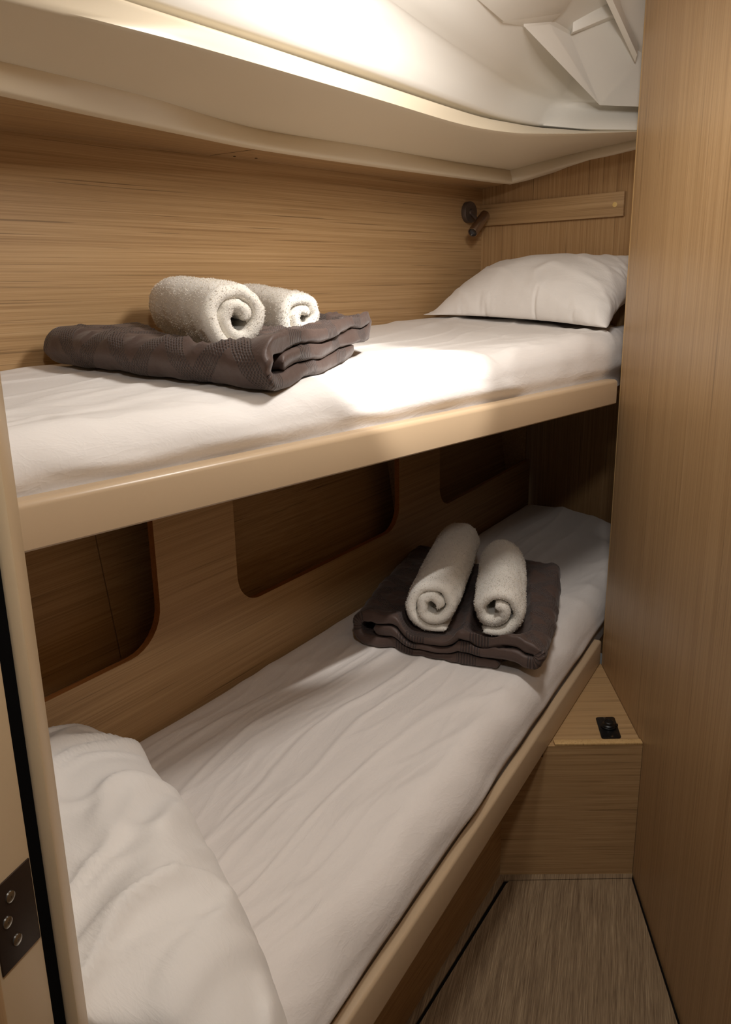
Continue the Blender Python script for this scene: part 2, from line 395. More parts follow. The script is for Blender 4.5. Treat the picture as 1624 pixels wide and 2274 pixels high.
# moulded relief on the ceiling pan (top right of the view)
from mathutils.bvhtree import BVHTree
pan = [o for o in ce.children if o.name.startswith('ceiling_pan')][0]
bvh = BVHTree.FromPolygons([tuple(v.co + ce.location) for v in pan.data.vertices], [tuple(p.vertices) for p in pan.data.polygons])
def onceil(x, y, drop=0.0):
    d = ray(x, y).normalized(); h = bvh.ray_cast(CAM, d)
    p = h[0] if h[0] else onz(x, y, 1.95)
    k = (p.z - drop - HC) / (p.z - HC)
    return CAM + (p - CAM) * k
def relief(name, pts, thick=.03):
    low = [onceil(x, y, d * .45) for x, y, d in pts]; n = len(low); top = [p + Vector((0, 0, thick)) for p in low]
    return mk(name, low + top, [list(range(n))] + [[i, (i + 1) % n, n + (i + 1) % n, n + i] for i in range(n)], liner, ce, bevel=.0015)
relief('deck_facet', [(1163, 59, .010), (1222, 53, .010), (1268, 78, .006), (1362, 40, .014), (1470, 90, .03), (1470, 240, .03), (1332, 234, .022)])
relief('hatch_edge', [(1116, 51, .001), (1163, 59, .002), (1222, 53, .003), (1246, 31, .012), (1120, 47, .010)])
relief('hatch_surround', [(1052, -8, .001), (1118, 48, .010), (1246, 31, .012), (1270, 0, .012), (1260, -60, .012), (1040, -60, .001)])
relief('deck_beam', [(1268, 78, .008), (1272, 72, .020), (1362, 34, .026), (1366, 42, .016)])
relief('corner_bead', [(1336, -20, .035), (1352, -20, .05), (1416, 122, .05), (1411, 140, .035)])
relief('overhead_trim', [(1352, -20, .03), (1460, -20, .03), (1460, 120, .03), (1416, 122, .03)])

# ceiling lamps (out of the picture, over the passage)
def dome_lamp(loc, label):
    t = thing('dome_lamp', loc, label, 'lamp')
    lathe('bezel', [(.047, -.004), (.052, -.012), (.056, -.008), (.056, .06), (.02, .06)], loc, Vector((0, 0, 1)), steel, t, 40, cap=False)
    lathe('reflector', [(.0005, .0), (.046, -.002)], loc, Vector((0, 0, 1)), liner, t, 40, cap=False)
dome_lamp(LAMP1, 'round ceiling lamp over the floor between the bunks and partition')
dome_lamp(LAMP2, 'round ceiling lamp outside the doorway')
sl = thing('ceiling_spotlight', LAMP3, 'small adjustable ceiling spotlight beside the top of the partition', 'lamp')
lathe('bezel', [(.018, -.012), (.022, -.016), (.026, -.012), (.026, .06)], LAMP3, Vector((0, 0, 1)), steel, sl, 32, cap=False)

# ------------------------------------------------------------------ batten on the end wall
bt = thing('wall_batten', onend(1230, 470), 'horizontal wooden batten screwed across the end wall above the pillow', 'batten')
slab('board', [onend(1066, 457) + N1 * -.001, onend(1392, 424.7), onend(1388.6, 480), onend(1073, 503)], -D1, .014, wood_e, bt, bevel=.0015)
for px in ((1371, 455), (1081, 478)):
    lathe('screw_cap', [(.0075, .013), (.0075, .0158), (.006, .0165)], onend(*px), -D1, capm, bt, 24)

# ------------------------------------------------------------------ reading lamp
mc = onwall(1038, 472)
rl = thing('reading_lamp', mc, 'small dark bronze spotlight on a round mount beside the wooden batten', 'lamp')
mnt = lathe('wall_mount', [(.034, 0), (.034, .015), (.033, .0165), (.010, .0165), (.010, .0085)], mc, -N1, bronze_d, rl, 48, cap=False)
lathe('ball_joint', [(.002, .006), (.009, .008), (.0115, .014), (.009, .021), (.003, .0235)], mc, -N1, bronze_d, rl, 24)
dep = mc - N1 * .052
hp0 = onpl(1078, 477, dep, N1); hp1 = onpl(1043, 517, dep, N1) - N1 * .012
hax = (hp1 - hp0).normalized(); hl = (hp1 - hp0).length
hd = lathe('lamp_head', [(.0005, 0), (.0152, 0), (.0165, .0015), (.0165, hl - .001), (.0158, hl), (.0142, hl), (.0136, hl - .012)], hp0, hax, bronze, rl, 40, cap=False)
lathe('lens', [(.0005, hl - .010), (.0138, hl - .010)], hp0, hax, lens_m, hd, 32, cap=False)
arm_e = hp0.lerp(hp1, .42)
lathe('arm', [(.0055, 0), (.0055, (arm_e - mc + N1 * .012).length - .006)], mc - N1 * .012, arm_e - (mc - N1 * .012), bronze_d, rl, 20)

# ------------------------------------------------------------------ upper bunk
ZR0, ZR1 = 1.131, 1.196
ub = thing('upper_bunk', U(.6, .3, ZR0), 'upper bunk frame with a cream painted front rail', 'bunk')
prof = [(0, ZR0 + .003), (.003, ZR0), (.034, ZR0), (.034, ZR1 - .004), (.030, ZR1), (.010, ZR1), (.006, ZR1 - .001), (.002, ZR1 - .004), (0, ZR1 - .009)]
extrude_profile('front_rail', prof, U(-.32, 0, 0), U(1.632, 0, 0), N1, cream_rail, ub)
prism('base_board', [(p.x, p.y) for p in (U(-.32, .034, 0), U(1.60, .034, 0), U(1.99, .12, 0), U(UE, .13, 0), U(UE, W1, 0), U(-.32, W1, 0))], ZR0 + .004, ZR0 + .028, wood_u, ub)

def zm_up(u, v):
    f = 1.272 + (1.306 - 1.272) * min(1.1, max(0, (u - .1) / 1.6)); b = 1.291 + (1.342 - 1.291) * min(1.1, max(0, (u - .3) / 1.45))
    t = v / W1; t = sstep(0, 1, t) * .6 + t * .4
    return f + (b - f) * t
def ridged(x, y, s, o=2):
    f = fb(x, y, s, o) * 4.2; return math.exp(-f * f)
def wr_up(u, v):
    x, y = u + .1 * fb(u * 1.3, v * 2, 5.1, 2), v + .05 * fb(u * 2, v * 3, 2.1, 2)
    a = x * 1.6 + y * .6; b = y * 7 - x * 1.2
    w = .0030 * fb(a, b * .5, 3.1, 3) + .0026 * ridged(a * .9, b * .7, 7.7, 1) ** 3 + .0022 * ridged(a * 1.3, b * 1.2, 17.7, 1) ** 5
    e = max(0, 1 - v / .22)
    w += .008 * e * fb(u * 4 + v * 6, v * 5 - u * 2, 1.3, 3) + .0045 * e * ridged(u * 4 + v * 5, v * 6 - u * 1.5, 4.4, 1) + .0055 * e * ridged(u * 6.5 + v * 8, v * 5 - u * 2.5, 14.4, 1) ** 3
    w += .004 * sstep(1.2, 1.7, u) * ridged(u * 4 - v * 1.5, v * 3, 9.4) ** 2
    return w
def mattress(name, zf, wr, P, L, Wd, z0, zr, ns, nt, mat, label, rf=.035, bulge=.010, edge=.0, seed=0, extra=None):
    """P(s,v)->xy plan point; profile up the front side, across, down the wall side"""
    t = thing(name, P(L * .5, Wd * .5, z0), label, 'mattress')
    prof = []
    nside, narc = 16, 14
    rows = []
    for i in range(ns + 1):
        u = L[0] + (L[1] - L[0]) * i / ns if isinstance(L, tuple) else L * i / ns
        row = []
        zt = zf(u, rf); 
        def lat(q):      # how far the side bulges out, q = 0 at the bottom .. 1 where the edge starts to round
            b = bulge * math.sin(math.pi * q * .8) + edge * fb(u * 5, q * .5, seed + 2.2, 2) + .006 * ridged(u * 3.5 + q * .7, q * .5 + u * 1.2, seed + 5.5, 1)
            z = z0 + (zt - rf - z0) * q
            return .001 + (b - .001) * sstep(zr - .006, zr + .03, z)
        for k in range(nside):
            q = k / nside; row.append(P(u, .006 - lat(q), z0 + (zt - rf - z0) * q))
        for k in range(narc):
            a = math.pi / 2 * k / narc
            row.append(P(u, rf - (rf - .006) * math.cos(a) - lat(1 + a * .3) * math.cos(a), zt - rf + rf * math.sin(a) + wr(u, rf * math.sin(a)) * math.sin(a)))
        for k in range(nt + 1):
            v = rf + (Wd - 2 * .02 - rf) * k / nt
            row.append(P(u, v, zf(u, v) + wr(u, v)))
        for k in range(1, 6):
            a = math.pi / 2 * k / 5
            row.append(P(u, Wd - .04 + .036 * math.sin(a), zf(u, Wd - .02) - .014 + .014 * math.cos(a) + wr(u, Wd - .04)))
        row.append(P(u, Wd - .006, z0))
        rows.append(row)
    if extra: rows = extra(rows)
    loft('fitted_sheet', rows, mat, t, sharp=math.radians(180))
    return t
RANGE_U = (-.30, 2.0)
class Span(tuple): 
    def __mul__(s, k): return s[0] + (s[1] - s[0]) * k
def PU(u, v, z):
    # far end bends round the partition
    sh = sstep(1.45, 2.0, u) * .16 * max(0, 1 - v / .4)
    return U(u + 0 * sh, .036 + v * (W1 - .038) / W1 + sh * .55 * sstep(1.60, 2.0, u), z)
def end_close(rows):
    # roll the last rows down as the foot end of the mattress
    out = list(rows); last = rows[-1]
    for k in range(1, 6):
        a = math.pi / 2 * k / 5
        out.append([p + D1 * (.02 * math.sin(a)) + Vector((0, 0, -.02 * (1 - math.cos(a)))) * (1 if p.z > 1.2 else 0) for p in last])
    z0 = min(p.z for p in last)
    out.append([Vector((p.x, p.y, z0)) for p in out[-1]])
    return out
mu = mattress('upper_mattress', zm_up, wr_up, PU, Span(RANGE_U), W1, 1.162, ZR1, 520, 110, sheet_u, 'upper bunk mattress in a white fitted sheet behind the upper cream rail', rf=.05, edge=.006, seed=1, extra=end_close)

# ------------------------------------------------------------------ lower bunk: rail, plinth
RZ0, RZ1 = .369, .442
lb = thing('lower_bunk', Lw(.7, .1, 0), 'lower bunk frame with a cream painted rail above a dark wooden plinth', 'bunk')
prof = [(0, RZ0 + .002), (.002, RZ0), (.022, RZ0), (.022, RZ1 - .002), (.020, RZ1), (.006, RZ1), (.002, RZ1 - .002), (0, RZ1 - .006)]
extrude_profile('front_rail', prof, Lw(-.34, 0, 0), Lw(1.446, 0, 0), N2, cream_rail, lb)
pf0 = base_near - pld * .75
prism('plinth', [(p.x, p.y) for p in (pf0, b0 + Vector((0, -.001, 0)), b0 + Vector((-.03, -.001, 0)), pf0 + N2 * .02)], 0, RZ0 + .01, wood_l, lb)
PA = onz(285, 1645, .545); PB = onz(840, 1315, .545); PD = (PB - PA).normalized(); PN = Vector((-PD.y, PD.x, 0))
PE = onpl(1178, 1020, PA, PN); PE0 = Vector((PE.x, PE.y, 0))
prism('base_board', [(p.x, p.y) for p in (Lw(-.34, .022, 0), Lw(2.15, .034, 0), PE0 - PN * .01 - PD * .03, PA - PD * .95 - PN * .01)], RZ0 + .004, RZ0 + .024, wood_l, lb)

# ------------------------------------------------------------------ niche panel with cut-outs
def PP(s, z): p = PA + PD * s; return Vector((p.x, p.y, z))
def ps(x, y):
    q = onpl(x, y, PA, PN); return ((q - PA).dot(PD), q.z)
zc = .5 * (ps(630, 1297)[1] + ps(815, 1208)[1])
zt = 1.128; sE = (PE0 - PA).dot(PD) - .004
def rr(s0, s1, z0, z1, r0, r1):
    """U shaped cut-out open to the top: down the left, round, along, round, up the right"""
    pts = [(s0, z1)]
    for k in range(9):
        a = math.pi / 2 * k / 8; pts.append((s0 + r0 - r0 * math.cos(a), z0 + r0 - r0 * math.sin(a)))
    for k in range(9):
        a = math.pi / 2 * k / 8; pts.append((s1 - r1 + r1 * math.sin(a), z0 + r1 - r1 * math.cos(a)))
    return pts + [(s1, z1)]
s1R = ps(356, 1350)[0]; s2L = ps(525, 1240)[0]; s2R = ps(887, 1100)[0]; s3L = ps(977, 1060)[0]
outline = [(-.95, .40), (sE, .40), (sE, PE.z)]
z3 = PE.z
cut3 = [(s3L, zt)]
for k in range(9):
    a = math.pi / 2 * k / 8; cut3.append((s3L + .07 - .07 * math.cos(a), zc + .07 - .07 * math.sin(a)))
outline += cut3[::-1]
outline += rr(s2L, s2R, zc, zt, .075, .075)[::-1]
outline += rr(s1R - .62, s1R, zc, zt, .09, .09)[::-1]
outline += [(-.95, zt)]
npn = thing('storage_locker', PP(.6, .40), 'wooden locker front with rounded dark cut-outs along the back of the lower bunk', 'locker')
def sheet_extrude(name, ol, th, mat, mat_edge, parent):
    n = len(ol); v = [PP(s, z) for s, z in ol] + [PP(s, z) + PN * th for s, z in ol]
    o = mk(name, v, [list(range(n)), list(range(n, 2 * n))[::-1]], mat, parent)
    return o
face = sheet_extrude('front_veneer', outline, .016, wood_l, wood_cut, npn)
n = len(outline)
mk('cut_edge', [PP(s, z) for s, z in outline] + [PP(s, z) + PN * .016 for s, z in outline], [[i, (i + 1) % n, n + (i + 1) % n, n + i] for i in range(n)], wood_cut, npn, smooth=True)
# niche interior: inclined hull boards, floor, dividers
def NP(s, z, d): return PP(s, z) + PN * d
ni = npn
def board(name, ss, d0, d1, z0=.66, z1=1.13, th=.012):
    (sa, sb) = ss
    v = [NP(sa, z0, d0[0]), NP(sb, z0, d0[1]), NP(sb, z1, d1[1]), NP(sa, z1, d1[0])]
    return slab(name, v, PN, th, wood_l, ni)
def nback(x, y, d): q = onpl(x, y, PA + PN * d, PN); return (q - PA).dot(PD)
sm1 = nback(235, 1330, .15)
board('back_board', (-.95, sm1 - .0015), (.12, .12), (.19, .19))
board('back_board', (sm1 + .0015, .9), (.12, .10), (.19, .17))
sm2 = nback(856, 1100, .14)
board('back_board', (.9, sm2), (.10, .10), (.17, .17))
board('back_board', (sm2, sE), (.10, .10), (.17, .17))
slab('niche_floor', [NP(-.95, .66, .0165), NP(sE, .66, .0165), NP(sE, .66, .2), NP(-.95, .66, .2)], Vector((0, 0, -1)), .012, wood_l, ni)
for s in (s1R + .16, sm2 + .005, sE - .013):
    slab('divider', [NP(s, .66, .017), NP(s, 1.128, .017), NP(s, 1.128, .2), NP(s, .66, .14)], PD, .012, wood_l, ni)

# lower end wall
FE = Lw(2.22, .034, 0)
ed = (FE - PE0).normalized(); en = Vector((-ed.y, ed.x, 0)); en = en if en.dot(D2) > 0 else -en
lw = prism('wall_foot', [(p.x, p.y) for p in (PE0 - ed * .15 + en * .012, FE + ed * .1 + en * .012, FE + ed * .1 + en * .03, PE0 - ed * .15 + en * .03)], 0, 1.135, wood_v); tag(lw, kind='structure')

# lower mattress
LZ = .548
G0 = PA - PD * .95 ; F0 = Lw(-.33, .0235, 0)
EF = Lw(2.185, .025, 0); EG = PE0 - en * .02
def PLm(u, v, z):
    f = F0.lerp(EF, u / 2.2); gk = G0.lerp(EG, u / 2.2) - PN * .014
    p = f.lerp(gk, v / .66); return Vector((p.x, p.y, z))
def zm_lo(u, v):
    return LZ - .004 + .006 * math.sin(math.pi * min(1, max(0, v / .66))) + .03 * sstep(1.7, 2.15, u) * math.sin(math.pi * min(1, max(0, v / .66)))
def wr_lo(u, v):
    x, y = u + .10 * fb(u * 1.3, v * 2, 9.1, 2), v + .05 * fb(u * 2, v * 3, 4.1, 2)
    # creases fan out from the near wall corner
    ang = math.atan2(y - .30, x + .9); rad = math.hypot(y - .30, x + .9)
    a = rad * 1.7; b = ang * 9
    w = .004 * fb(a, b * .6, 2.1, 3)
    w += .0030 * ridged(a * .8, b * .9, 1.7, 1) ** 2 + .0034 * ridged(a * .9, b * 1.7, 6.3, 1) ** 5 + .0016 * ridged(a * 1.6, b * 3.2, 16.3, 2) ** 3
    w += .0030 * ridged(x * 2.0 + y * 1.2, y * 3 - x * 2.2, 12.9, 1) ** 5
    e = max(0, 1 - v / .17)
    w += .010 * e * fb(u * 3.5 + v * 6, v * 6, 8.3, 3) + .006 * e * ridged(u * 3 + v * 4, v * 7, 3.3, 1) + .006 * e * ridged(u * 5 + v * 7, v * 5 - u * 2, 23.3, 1) ** 3
    return w
def end_low(rows):
    out = []
    ns = len(rows) - 1
    for i, r in enumerate(rows):
        u = 2.2 * i / ns; out.append(r)
    last = rows[-1]; z0 = min(p.z for p in last)
    for k in range(1, 7):
        a = math.pi / 2 * k / 6
        out.append([p + en * (.022 * math.sin(a)) + Vector((0, 0, -.05 * (1 - math.cos(a)))) * (1 if p.z > .5 else 0) for p in last])
    out.append([Vector((p.x, p.y, z0)) for p in out[-1]])
    return out
ml = mattress('lower_mattress', zm_lo, wr_lo, PLm, Span((0, 2.17)), .66, .396, RZ1, 620, 150, sheet_l, 'lower bunk mattress in a creased white fitted sheet behind the lower rail', rf=.06, bulge=.015, edge=.006, seed=4, extra=end_low)

# ------------------------------------------------------------------ step box by the partition
TZ = .368
bx = thing('step_box', (b0 + b1) / 2, 'wooden box step wedged between the lower rail and the partition', 'box')
tl = onz(1207, 1657, TZ)
slab('front_panel', [Vector((b0.x, b0.y, 0)), Vector((b1.x - .001, b1.y, 0)), Vector((b1.x - .001, b1.y, TZ)), Vector((tl.x, tl.y, TZ)), Vector((tl.x, tl.y, TZ - .03)), Vector((b0.x, b0.y, TZ - .03))], Vector((0, 1, 0)), .018, wood_x, bx)
slab('fiddle_edge', [Vector((tl.x + .028, tl.y - .0006, TZ + .0002)), Vector((b1.x - .001, b1.y - .0006, TZ + .0002)), Vector((b1.x - .001, b1.y - .0006, TZ + .006)), Vector((tl.x + .028, tl.y - .0006, TZ + .006))], Vector((0, 1, 0)), .0195, wood_edge, bx, bevel=.001)
TT = .3665
prism('top_panel', [(p.x, p.y) for p in (Vector((tl.x + .004, tl.y + .018, 0)), part(b1.y + .018, -.001), part(EY, -.001), Lw(1.44, .05, 0), Lw(.93, .05, 0))], TT - .015, TT, wood_x, bx)
lathe('screw_hole', [(.004, -.001), (.004, .0006)], onz(1250, 1599, TT), Vector((0, 0, 1)), dark_v, bx, 12)

# socket
sc = onz(1351, 1617, TT)
c0, c1, c2, c3 = onz(1322, 1595, TT), onz(1366, 1594, TT), onz(1380, 1641, TT), onz(1338, 1642, TT)
so_ = thing('power_socket', sc, 'black round-capped power socket on the box top', 'socket')
ax = ((c1 - c0) + (c2 - c3)).normalized(); ay = ((c0 - c3) + (c1 - c2)).normalized()
hw = ((c1 - c0).length + (c2 - c3).length) / 4; hh = ((c0 - c3).length + (c1 - c2).length) / 4
ol = []
for qx, qy, a0 in ((1, 1, 0), (-1, 1, 90), (-1, -1, 180), (1, -1, 270)):
    for k in range(5):
        a = math.radians(a0 + k * 22.5); r = .007
        ol.append(sc + ax * (qx * (hw - r) + r * math.cos(a)) + ay * (qy * (hh - r) + r * math.sin(a)))
slab('face_plate', [Vector((p.x, p.y, TT)) for p in ol], Vector((0, 0, 1)), .003, blackp, so_, bevel=.001)
up = Vector((0, 0, 1))
cp = lathe('cap', [(.0185, .003), (.0185, .007), (.0165, .008), (.0165, .011), (.0135, .013), (.0125, .018), (.010, .0195), (.0095, .0185), (.0005, .0185)], sc + up * 0, up, blackp, so_, 40, cap=False)
slab('cap_tab', [sc + ax * .015 + ay * -.005 + up * .005, sc + ax * .024 + ay * -.004 + up * .005, sc + ax * .024 + ay * .004 + up * .005, sc + ax * .015 + ay * .005 + up * .005], up, .006, blackp, cp, bevel=.001)
for sg in (1, -1):
    lathe('screw', [(.0032, .003), (.0030, .0042), (.0005, .0046)], sc + ay * (hh - .0065) * sg + ax * (-.002 * sg), up, steel, so_, 16, cap=False)

# ------------------------------------------------------------------ door post, gasket, hinge
JY = .62
def at_y(x, y, Y):
    d = ray(x, y); return CAM + d * (Y / d.y)
jr = at_y(82, 1600, JY); jl = at_y(49, 1600, JY)
jd = Vector((math.sin(math.radians(18)), math.cos(math.radians(18)), 0))
post = prism('trim_2', [(p.x, p.y) for p in (Vector((jl.x, JY, 0)), Vector((jr.x, JY, 0)), Vector((jr.x, JY, 0)) + jd * .03 + Vector((-.012, 0, 0)), Vector((jl.x - .02, JY + .03, 0)))], 0, 2.2, cream_post, bevel=.003)
tag(post, kind='structure')
wf = prism('wall_front', [(p.x, p.y) for p in (Vector((jl.x - .03, JY + .0, 0)), Vector((jl.x - .035, JY + .02, 0)), Vector((-1.25, .70, 0)), Vector((-1.25, .68, 0)))], 0, 2.2, cream_post); tag(wf, kind='structure')
gl = at_y(14, 1600, JY - .012)
gk = prism('gasket_strip', [(p.x, p.y) for p in (Vector((gl.x - .012, JY - .02, 0)), Vector((gl.x, JY - .012, 0)), Vector((jl.x + .001, JY + .004, 0)), Vector((jl.x - .02, JY + .03, 0)), Vector((gl.x - .03, JY + .02, 0)))], 0, 2.2, gasket, post)
q0 = at_y(22, 1600, JY - .016); fd = -jd
fr = thing('door_1', Vector((q0.x, q0.y, 0)), None, None); fr['kind'] = 'structure'
fe = Vector((q0.x, q0.y, 0))
fnorm = Vector((jd.y, -jd.x, 0))      # towards the passage
fpts = [fe, fe + fd * .045]
prism('frame_reveal', [(p.x, p.y) for p in (fe, fe + fd * .052, fe + fd * .052 - fnorm * .04, fe - fnorm * .04)], 0, 2.2, cream_post, fr, bevel=.002)
prism('frame_edging', [(p.x, p.y) for p in (fe + fd * .052, fe + fd * .10 + fnorm * .001, fe + fd * .10 - fnorm * .04, fe + fd * .052 - fnorm * .04)], 0, 2.2, wood_p, fr)
def onrev(x, y): return onpl(x, y, fe, fnorm)
ht = onrev(40, 1924).z; hb = onrev(60, 2110).z
hg = slab('hinge', [Vector(((fe + fd * .003).x, (fe + fd * .003).y, ht)), Vector(((fe + fd * .050).x, (fe + fd * .050).y, ht)), Vector(((fe + fd * .050).x, (fe + fd * .050).y, hb)), Vector(((fe + fd * .003).x, (fe + fd * .003).y, hb))], fnorm, .0018, hinge_m, fr, bevel=.0008)
for px in ((18, 1990), (12, 2047), (34, 2085)):
    p = onrev(*px)
    lathe('screw', [(.0055, .0012), (.005, .003), (.0035, .0036), (.0005, .0034)], p, fnorm, steel, hg, 20, cap=False)

# ------------------------------------------------------------------ folded duvets and rolled towels: thick ribbons
def ribbon(center, th, nrow, fn, bulge):
    """center = cross-section polyline (x, z); th = thickness; fn(x, z, t, s, side) -> world point.
    Returns verts, faces, uv, list of (face index range tags)"""
    n = len(center); c = [Vector((p[0], p[1])) for p in center]
    s = [0]
    for i in range(n - 1): s.append(s[-1] + (c[i + 1] - c[i]).length)
    nr = []
    for i in range(n):
        d = (c[min(n - 1, i + 1)] - c[max(0, i - 1)]).normalized(); nr.append(Vector((-d.y, d.x)))
    V, UV, Fc, tags = [], [], [], []
    def half(i):      # rounded at both free ends of the ribbon
        e = min(s[i], s[-1] - s[i]); r = th / 2
        return r if e >= r else r * math.sqrt(max(0.02, 1 - (1 - e / r) ** 2))
    for j in range(nrow + 1):
        t = j / nrow
        for i in range(n):
            for sd in (1, -1):
                p = c[i] + nr[i] * (half(i) * sd)
                V.append(fn(p.x, p.y, t, s[i], sd)); UV.append((s[i], t))
    w = 2 * n
    for j in range(nrow):
        for i in range(n - 1):
            a = j * w + 2 * i
            Fc.append([a, a + 2, a + w + 2, a + w]); tags.append(('L', i))
            Fc.append([a + 1, a + w + 1, a + w + 3, a + 3]); tags.append(('R', i))
        for i in (0, n - 1):
            a = j * w + 2 * i; Fc.append([a, a + 1, a + w + 1, a + w]); tags.append(('E', i))
    for j, t, sg in ((0, 0.0, -1), (nrow, 1.0, 1)):
        m0 = len(V)
        for i in range(n):
            for q in (.6, 0, -.6):
                p = c[i] + nr[i] * (half(i) * q)
                V.append(fn(p.x, p.y, t + sg * bulge * math.sqrt(1 - q * q), s[i], q)); UV.append((s[i], t))
        for i in range(n - 1):
            A = [j * w + 2 * i, m0 + 3 * i, m0 + 3 * i + 1, m0 + 3 * i + 2, j * w + 2 * i + 1]
            B = [j * w + 2 * i + 2, m0 + 3 * i + 3, m0 + 3 * i + 4, m0 + 3 * i + 5, j * w + 2 * i + 3]
            for k in range(4): Fc.append([A[k], A[k + 1], B[k + 1], B[k]]); tags.append(('C', i))
        for i in (0, n - 1):
            A = [j * w + 2 * i, m0 + 3 * i, m0 + 3 * i + 1, m0 + 3 * i + 2, j * w + 2 * i + 1]
            Fc.append(A if i else A[::-1]); tags.append(('C', i))
    return V, Fc, UV, tags
def arc(cx, cz, r, a0, a1, n, kx=1.0):
    return [(cx + kx * r * math.cos(math.radians(a0 + (a1 - a0) * k / n)), cz + r * math.sin(math.radians(a0 + (a1 - a0) * k / n))) for k in range(n + 1)]
def seg(p, q, n): return [(p[0] + (q[0] - p[0]) * k / n, p[1] + (q[1] - p[1]) * k / n) for k in range(1, n)]
FOOT = []
def sheet_bvh(t):
    o = t.children[0]
    return BVHTree.FromPolygons([tuple(v.co + t.location) for v in o.data.vertices], [tuple(p.vertices) for p in o.data.polygons])
SB = {'u': sheet_bvh(mu), 'l': sheet_bvh(ml)}
def dent(q, base):
    lim = 9.0
    for near, far, hw, drop in FOOT:
        ax_ = far - near; t = max(-.02, min(1.02, (Vector((q.x, q.y, 0)) - Vector((near.x, near.y, 0))).dot(Vector((ax_.x, ax_.y, 0))) / (ax_.x ** 2 + ax_.y ** 2)))
        c = near + ax_ * t; d = math.hypot(q.x - c.x, q.y - c.y)
        if abs(c.z - q.z) < .25: lim = min(lim, c.z - drop - .005 + max(0, d - hw) ** 2 * 26)
    return lim - base
def duvet(key, label, corners, W0, depth, z1, z2, z3, th, press, seed, flap=.8, inner=.1):
    """corners: (x0 y0), (x1 y0), (x1 y1), (x0 y1); fold profile runs along x, the open layers show at y0"""
    rl, rr = (z3 - z1) / 2, (z3 - z2) / 2
    L = [(flap * W0, z1)] + seg((flap * W0, z1), (rl, z1), 60) + arc(rl, (z1 + z3) / 2, rl, -90, -270, 16) + seg((rl, z3), (W0 - rr, z3), 80) + arc(W0 - rr, (z2 + z3) / 2, rr, 90, -90, 12) + seg((W0 - rr, z2), (inner * W0, z2), 70) + [(inner * W0, z2)]
    c00, c10, c11, c01 = corners
    def fn(x, z, t, s, sd):
        xf = x / W0; tt = t
        p = (c00 * (1 - xf) + c10 * xf) * (1 - tt) + (c01 * (1 - xf) + c11 * xf) * tt
        hs = press(xf, t)
        # puff: layers part a little towards the open edge; irregular hem line
        open_ = math.exp(-t / .12)
        zz = z * hs + (z / z3) * .006 * open_ * (1 + fb(x * 9, seed, z * 60, 2))
        zz += .0035 * fb(x * 7 + seed, t * 6, z * 14, 3) * (.3 + z / z3)
        r = max(0, ridged(x * 9 + t * 3, t * 9, seed + z * 8, 2)); zz += .003 * r ** 5 * (z / z3)
        lat = .010 * fb(z * 38 + seed, x * 6, t * 3, 2) * (open_ + math.exp(-(1 - t) / .1))
        dy = (c01 - c00).normalized(); dx = (c10 - c00).normalized()
        bow = .012 * math.sin(math.pi * t) * (-1 if xf < .5 else 1) * abs(xf - .5) * 2
        w = .004 * fb(t * 11, z * 20, seed + xf * 2, 3)
        q = p + dy * lat + dx * (bow + w * (2 * abs(xf - .5)) ** 3)
        h = SB[key].ray_cast(Vector((q.x, q.y, p.z + .08)), Vector((0, 0, -1)))
        base = max((h[0].z if h[0] else p.z) + .003, p.z - .003)
        zz = max(.001, zz); top = (z3 + th / 2) * hs + .008
        zz *= min(1, dent(Vector((q.x, q.y, base)), base) / top)
        return Vector((q.x, q.y, base + zz))
    V, Fc, UV, tg = ribbon(L, th, 90, fn, .008)
    UV = [(u, v * depth) for u, v in UV]
    o = mk('folded_duvet', V, Fc, quilt, None, smooth=True, uvs=UV, sharp=math.radians(180))
    return tag(o, label, 'duvet')
